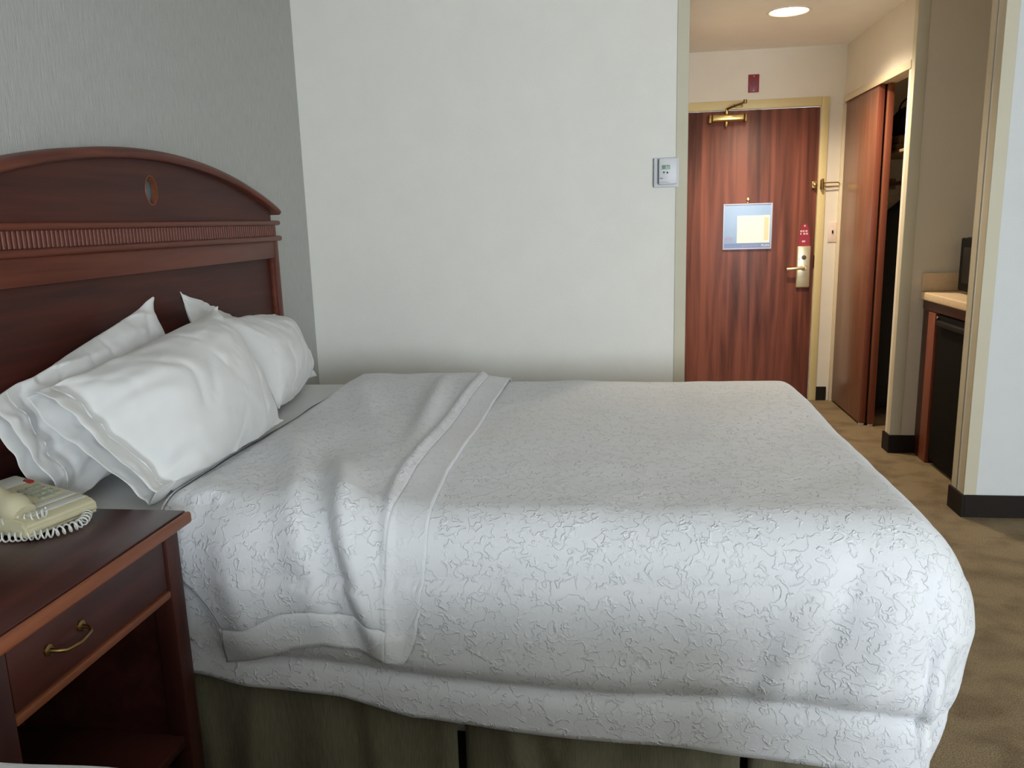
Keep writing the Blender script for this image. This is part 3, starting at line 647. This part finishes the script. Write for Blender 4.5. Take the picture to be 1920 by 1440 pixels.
# the head end of the coverlet turned back: flap from the fold at XE0 to about x = -0.45
def flap_edge(v):    # u of the flap's free edge, by v
    return interp(((1.0, -.445), (1.28, -.435), (1.38, -.418), (1.50, -.404), (1.65, -.412), (1.85, -.424), (2.5, -.424), (3.5, -.43)), v)
def fold_u(v): return lerp(XE0, -.862, sst(1.52, 1.30, v))
def flap_near(u):    # cloth length of the flap beyond the near edge
    z_ = interp(((-1.05, .395), (-.93, .415), (-.80, .455), (-.70, .468), (-.60, .455), (-.53, .440), (-.49, .426), (-.46, .426), (-.445, .440), (-.43, .475)), u)
    return D1.zt - D1.rho - z_ + D1.rho * PI / 2
def flap_off(u, v, e):
    o = .014 + .018 * sst(2.2, 2.95, v)
    o += ridge(u, v, (-.70, 1.85), (-.475, 1.28), .034, .046)
    o += ridge(u, v, (-.92, 2.1), (-.62, 1.40), .045, .034)
    o += ridge(u, v, (-.66, 2.9), (-.56, 2.0), .035, .022)
    o += ridge(u, v, (-.95, 2.8), (-.72, 2.2), .05, .014)
    o += ridge(u, v, (-.98, 1.7), (-.80, 1.34), .035, .014)
    o -= ridge(u, v, (-.70, 1.70), (-.53, 1.30), .030, .030)
    o += .006 * N3(u * 7, v * 3, 9.1)
    o *= (sst(XE0 - .004, XE0 + .03, u) * .9 + .1) * (.45 + .55 * sst(0, .14, e))
    if v < 1.6: o = lerp(min(o, .010), o, sst(-.93, -.78, u))
    return max(.007, o)
def flap_pt(s, t):
    """s 0..1 from fold to free edge; t 0..1 from near hem to far hem"""
    u0 = lerp(XE0, -.43, s); nl = flap_near(u0); ve = D1.yn - nl; v = lerp(ve, D1.yf + .35, t)
    u = lerp(fold_u(v) + .002, flap_edge(v), s)
    o = flap_off(u, v, (1 - s) * .6)
    # tip rounding at the free near corner
    cd = math.hypot((1 - s) / .10, t / .05) if (s > .9 and t < .05) else 9
    # stitched seam groove beside the hems
    du = (1 - s) * .60; dv = t * (nl + 1.42 + .35)
    g_ = math.exp(-((dv - .075) / .006) ** 2); sd = .105 - .025 * sst(1.75, 1.5, v); rdg = math.exp(-((du - sd) / .009) ** 2)
    lift = .005 * sst(.075, .062, dv)
    o = o - .004 * g_ + lift + .011 * rdg * sst(0, .05, t)
    return D1.at(u, v, o), (u, v)
NS, NT = 72, 210
SS = [i / (NS - 1) for i in range(NS)]; TT = [j / (NT - 1) for j in range(NT)]
sh = 1 - .080 / .60                                                   # where the end hem starts
th_ = .075 / 2.2
def sub_grid(name, m, ss, tt, parent):
    pts = {}
    def fn(i, j):
        k = (i, j)
        if k not in pts: pts[k] = flap_pt(ss[i], tt[j])
        return pts[k][0]
    return grid_mesh(name, len(ss), len(tt), fn, m, parent, thick=.007, uvf=lambda i, j: (pts[(i, j)][1][0] + 5, pts[(i, j)][1][1]))
fl = sub_grid('folded_flap', COVER, [sh * i / 60 for i in range(61)], [lerp(th_, 1, j / 200) for j in range(201)], cv)
sub_grid('end_hem', HEMM, [lerp(sh - .004, 1, i / 12) for i in range(13)], [lerp(0, 1, j / 210) for j in range(211)], fl)
sub_grid('side_hem', HEMM, [sh * i / 60 for i in range(61)], [lerp(0, th_ + .002, j / 8) for j in range(9)], fl)
# the rolled fold at the head end
def roll(i, j):
    v = lerp(D1.yn - flap_near(XE0) + .003, D1.yf + .35, i / 150); a = lerp(-PI / 2, PI / 2, j / 8)
    p = D1.at(fold_u(v) + .004, v, .006); q = D1.at(fold_u(v) + .004, v, .016)
    n_ = (q - p).normalized(); r_ = .007 + .003 * N3(v * 5, 2, 2)
    return p + n_ * (r_ * math.sin(a)) + Vector((-1, 0, 0)) * (r_ * 1.6 * math.cos(a))
grid_mesh('fold_roll', 151, 9, roll, COVER, fl, uvf=lambda i, j: (j * .004, i * .012))

# second bed, at the bottom edge of the picture
b2 = bed('bed', -1.395, .575, -.76, .735, 'white bed in the foreground, only its edge showing at the bottom')
skirt_panel(b2, (.56, .748), (-1.37, .748), .40, 4, 38)
skirt_panel(b2, (.592, -.77), (.592, .74), .40, 6, 38)
D2 = Drape(-.73, .712, .575, .722, .075, False)
c2_ = thing('coverlet', (0, 0, .3), 'white coverlet of the foreground bed at the bottom left edge', 'coverlet')
US2 = [lerp(-1.39, .575, i / 60) for i in range(60)] + [.575 + .42 * i / 16 for i in range(17)]
VS2 = [-.73 - .40 * (1 - j / 16) for j in range(16)] + [lerp(-.73, .712, j / 44) for j in range(44)] + [.712 + .42 * j / 24 for j in range(25)]
grid_mesh('cover', len(US2), len(VS2), lambda i, j: D2.at(US2[i], VS2[j]), COVER, c2_, thick=.006, uvf=lambda i, j: (US2[i] + 9, VS2[j]))

# ------------------------------------------------------------------ pillows
def pillow(label, nt_, nb_, ft_, fb_, thick, seed, near_open=True, ext=.14, sag=.0, kf=1.0, kb=1.0, belly=0.0):
    """corners of the mid surface: near-top, near-bottom, far-top, far-bottom; u runs near -> far, v bottom -> top"""
    NTp, NBp, FTp, FBp = map(Vector, (nt_, nb_, ft_, fb_))
    c = (NTp + NBp + FTp + FBp) / 4
    r = thing('pillow', (c.x, c.y, min(p.z for p in (NTp, NBp, FTp, FBp))), label, 'pillow', 'pillows against the headboard')
    nrm = ((FTp + FBp - NTp - NBp).cross(NTp + FTp - NBp - FBp)).normalized()
    if nrm.x < 0: nrm = -nrm
    NU, NV = 96, 72
    def fn(i, j):
        u = i / (NU - 1); a = 2 * PI * j / NV
        uu = u if near_open else 1 - u                # uu: 0 open end .. 1 sewn end
        e0 = ext                                      # share of the length that is empty case hem
        w = (uu - e0) / (1 - e0)                      # inside the stuffed part 0..1
        fill = max(0.0, 1 - abs(2 * w - 1) ** 2.6) if 0 <= w <= 1 else 0.0
        t_ = thick * fill ** .55
        open_gap = .020 * sst(e0 + .12, 0, uu)
        t_ = max(t_, open_gap, .004)
        sv = math.cos(a); half = 1 - .05 * math.sin(PI * max(0, min(1, w))) ** 2 * 0
        pin = 1 - .055 * sst(.0, .5, fill) * (1)       # sides draw in where it is stuffed
        v = .5 + .5 * sv * pin
        sn = math.sin(a); z = t_ * math.copysign(abs(sn) ** 1.25, sn)
        # uneven loft
        z *= (kf if sn > 0 else kb) * (1 + .18 * N3(u * 2.5 + seed, v * 2.5, seed))
        uo = u
        # sewn end corners poke out, middle draws in
        if uu > .85: 
            k = (uu - .85) / .15; uo = u + (1 if near_open else -1) * (.03 * k * (abs(sv) ** 3) - .02 * k * (1 - abs(sv)))
        P_ = NTp * ((1 - uo) * v) + NBp * ((1 - uo) * (1 - v)) + FTp * (uo * v) + FBp * (uo * (1 - v))
        wv = .012 * N3(uo * 3 + seed, v * 3, seed + 3) + .006 * N3(uo * 8, v * 6 + seed, seed)
        # creases fanning from the stuffing towards the open end and the corners
        wv += .007 * N3(uo * 2.5 + seed, v * 13 + 2.5 * N3(uo * 2, v * 2, seed), seed) * (.35 + .65 * (abs(sv) ** 2)) + .004 * N3(uo * 11 + seed, v * 4, seed)
        rg = lambda n_: max(0.0, 1 - abs(n_) * 6) ** 2
        wv += .009 * rg(N3(uo * 3.2 + seed * 2, v * 4.5 + uo * 2, seed)) * (.25 + .75 * abs(sv)) - .006 * rg(N3(uo * 5 + 9, v * 3 - uo * 3 + seed, seed + 8))
        cr = .007 * math.sin(26 * v + 5 * N3(uo * 3, v * 3, seed)) * sst(e0 + .30, e0, uu) * (1 if uu > e0 * .5 else .5)
        hemd = (.016 * N3(v * 3.2, seed, 1.5) + .01) * sst(e0, 0, uu) * (1 if sn > 0 else -1.2)
        P_ = P_ - Vector((0, 0, belly * math.sin(PI * uo) * (1 - v) ** 2))
        p = P_ + nrm * (z + wv * (1 if sn >= 0 else .6) + cr + hemd) + Vector((0, 0, -1)) * (sag * sst(e0 + .1, 0, uu) * (1.0 - .5 * v))
        p.x = max(p.x, HX + .012); p.y = max(p.y, 1.522)
        if p.x > -1.06 and p.z < .758: p.z = lerp(p.z, .758, sst(-1.06, -1.03, p.x))
        if uu > e0 * .2 and p.z < .716: p.z = .716 + .002 * N3(u * 9, v * 9)
        return p
    o = grid_mesh('pillowcase', NU, NV, fn, CASE, r, thick=.003, closed_v=True, sub=1)
    # stitched hem line across the open end
    def hemline(sgn):
        pts = []
        for k in range(25):
            a = lerp(.12, PI - .12, k / 24) * sgn
            i = (ext * .62) * (NU - 1) if near_open else (1 - ext * .62) * (NU - 1)
            pts.append(Vector(fn(i, a * NV / (2 * PI))))
        return pts
    part('hem_stitch', o, HEMM, lambda b: [tube(b, hemline(1), .0022, 6), tube(b, hemline(-1), .0022, 6)])
    # sewn end cap
    def endcap(b):
        i = NU - 1 if near_open else 0
        vs = [b.verts.new(fn(i, j)) for j in range(NV)]; b.faces.new(vs)
    part('end_seam', o, CASE, endcap)
    return r
pillow('white pillow at the back of the near stack, corner pointing up', (-1.365, 1.53, .975), (-1.24, 1.535, .735), (-1.345, 2.13, 1.137), (-1.24, 2.20, .76), .095, 3.0, kf=.65, kb=.9)
pillow('large white pillow in front of the near stack, hem toward the nightstand', (-1.270, 1.54, .990), (-1.045, 1.585, .730), (-1.185, 2.20, 1.102), (-1.02, 2.21, .750), .115, 11.0, kf=1.25, kb=.5, belly=.05)
pillow('white pillow at the back of the far stack with a pointed corner', (-1.365, 2.36, 1.138), (-1.32, 2.40, .78), (-1.375, 2.90, .96), (-1.245, 3.085, .728),   .045, 21.0, near_open=False, kf=.3, kb=.9)
pillow('plump white pillow at the front of the far stack, beside the grey wall', (-1.255, 2.36, 1.06), (-1.10, 2.40, .755), (-1.325, 2.93, 1.0), (-1.235, 2.96, .748), .105, 33.0, near_open=False, ext=.06, kf=1.15, kb=.2, belly=.03)

# ------------------------------------------------------------------ nightstand
NX0, NX1, NY0, NY1, NZ = -1.385, -.910, .925, 1.514, .745
ns = thing('nightstand', (-1.15, 1.235, 0), 'dark mahogany nightstand with one drawer and open shelf beside the bed', 'nightstand')
part('top', ns, NSW, lambda b: box(b, (NX0, NY0 + .004, NZ - .026), (NX1 - .014, NY1 - .004, NZ), .003))
part('top_edge', ns, NSE, lambda b: [box(b, (NX1 - .0145, NY0, NZ - .028), (NX1, NY1, NZ - .002), .009, 4)])
for y0, y1 in ((NY1 - .006, NY1), (NY0, NY0 + .006)): part('top_edge', ns, NSE, lambda b: box(b, (NX0, y0, NZ - .026), (NX1 - .0145, y1, NZ - .002), .0028, 2))
bx1 = -.932
for y0, y1 in ((1.442, 1.488), (.953, .999)):
    part('leg', ns, NSV, lambda b: box(b, (bx1 - .045, y0, 0), (bx1, y1, NZ - .027), .003))
for y0, y1 in ((1.448, 1.482), (.959, .993)):
    part('leg', ns, NSV, lambda b: box(b, (NX0 + .006, y0, 0), (NX0 + .045, y1, NZ - .027), .003))
    part('side_panel', ns, NSW, lambda b: box(b, (NX0 + .045, (y0 + y1) / 2 - .008, .16), (bx1 - .045, (y0 + y1) / 2 + .008, NZ - .027)))
part('back_panel', ns, NSW, lambda b: box(b, (NX0 + .010, 0.993, .16), (NX0 + .022, 1.448, NZ - .027)))
part('shelf', ns, NSW, lambda b: box(b, (NX0 + .022, 0.994, .225), (bx1 - .012, 1.447, .25), .003))
part('drawer_floor', ns, NSW, lambda b: box(b, (NX0 + .022, 0.994, .588), (bx1 - .03, 1.447, .600)))
part('lower_rail', ns, NSE, lambda b: box(b, (bx1 - .03, 0.9995, .577), (bx1 - .001, 1.4415, .594), .004, 2))
dr = part('drawer', ns, NSW, lambda b: box(b, (bx1 - .022, 1.004, .598), (bx1 - .004, 1.435, NZ - .030), .003))
hd = part('drawer_pull', dr, BRASSD, lambda b: [tube(b, [(bx1 - .004, 1.087, .660), (bx1 + .014, 1.089, .659), (bx1 + .024, 1.097, .656), (bx1 + .027, 1.128, .653), (bx1 + .024, 1.159, .656), (bx1 + .014, 1.167, .659), (bx1 - .004, 1.169, .660)], [.0045, .0038, .0034, .004, .0034, .0038, .0045], 10)])
for yy in (1.087, 1.169): part('pull_rosette', hd, BRASSD, lambda b: lathe(b, (bx1 - .004, yy, .660), (1, 0, 0), [(0, .010), (.004, .010), (.006, .006)], 14))

# ------------------------------------------------------------------ telephone
ph = thing('telephone', (-1.25, 1.45, NZ), 'beige desk telephone with coiled cord on the nightstand', 'telephone')
A = Matrix.Translation((-1.235, 1.425, NZ)) @ Matrix.Rotation(math.radians(-14), 4, 'Z')
def phx(b): bmesh.ops.transform(b, matrix=A, verts=b.verts[:])
def pbase(b):
    # side profile along local x (long axis), extruded along local y, then rounded
    prism(b, [(-.115, .006), (.118, .006), (.122, .012), (.120, .030), (.105, .040), (-.115, .066)], 1, -.082, .082)
    bmesh.ops.bevel(b, geom=b.edges[:], offset=.005, segments=2, affect='EDGES'); phx(b)
part('base', ph, PHONE, pbase)
SL = math.atan2(.026, .22)
def face(x, y, w, h, t, m, nm, par):
    def f(b):
        box(b, (-w / 2, -h / 2, 0), (w / 2, h / 2, t), min(t * .4, .002))
        zt_ = .040 + (.105 - x) * (.026 / .22) - .0006
        bmesh.ops.transform(b, matrix=A @ Matrix.Translation((x, y, zt_)) @ Matrix.Rotation(SL, 4, 'Y'), verts=b.verts[:])
    return part(nm, par, m, f)
face(.088, .010, .022, .125, .0016, PHONEW, 'label_card', ph); face(.062, .010, .016, .125, .0016, PHONEW, 'label_card', ph)
for i in range(4):
    for j in range(3): face(.036 - i * .020, .058 - j * .018, .012, .012, .004, PHONEK, 'key', ph)
face(-.058, .066, .022, .011, .006, RED, 'message_lamp', ph)
face(-.085, .035, .05, .075, .002, PHONEW, 'label_card', ph)
for i in range(3): face(.030 - i * .018, -.004, .010, .007, .003, PHONEK, 'key', ph)
def handset(b):
    pts = [Vector((-.135 + .215 * k / 14, -.052, .072 + .026 * math.sin(PI * k / 14) - .030 * k / 14)) for k in range(15)]
    rr = [.025 if k in (0, 14) else (.030 if k in (1, 2, 12, 13) else .020) for k in range(15)]
    tube(b, pts, rr, 14); phx(b)
hs = part('handset', ph, PHONE, handset)
part('hook', ph, DARK, lambda b: [box(b, (.058, -.030, .040), (.070, -.020, .056), .002), phx(b)])
def coil(ctrl, turns, r, rw):
    pts = []; n = turns * 12
    for k in range(n + 1):
        t = k / n; s = t * (len(ctrl) - 1); i = min(int(s), len(ctrl) - 2); f = s - i
        P0, P1, P2, P3 = [Vector(ctrl[max(0, min(len(ctrl) - 1, i + q))]) for q in (-1, 0, 1, 2)]
        c = .5 * ((2 * P1) + (P2 - P0) * f + (2 * P0 - 5 * P1 + 4 * P2 - P3) * f * f + (3 * P1 - P0 - 3 * P2 + P3) * f ** 3)
        tg = (P2 - P1).normalized(); u = Vector((0, 0, 1)); w = tg.cross(u).normalized()
        a = 2 * PI * turns * t; pts.append(c + (u * math.cos(a) + w * math.sin(a)) * r)
    return pts, rw
CZc = NZ + .0115
pts, rw = coil([(-1.150, 1.496, CZc), (-1.108, 1.452, CZc), (-1.084, 1.396, CZc), (-1.104, 1.349, CZc), (-1.146, 1.326, CZc), (-1.196, 1.313, CZc), (-1.285, 1.294, CZc), (-1.345, 1.308, CZc)], 30, .0088, .0019)
part('coiled_cord', ph, PHONEW, lambda b: tube(b, pts, rw, 5))
pts2, _ = coil([(-1.345, 1.308, CZc + .004), (-1.285, 1.326, CZc + .018), (-1.205, 1.339, CZc + .022), (-1.156, 1.348, CZc + .028), (-1.126, 1.36, NZ + .048)], 14, .0085, .0019)
part('coiled_cord', ph, PHONEW, lambda b: tube(b, pts2, .0019, 5))

for o in bpy.data.objects:
    if '_o' in o: del o['_o']
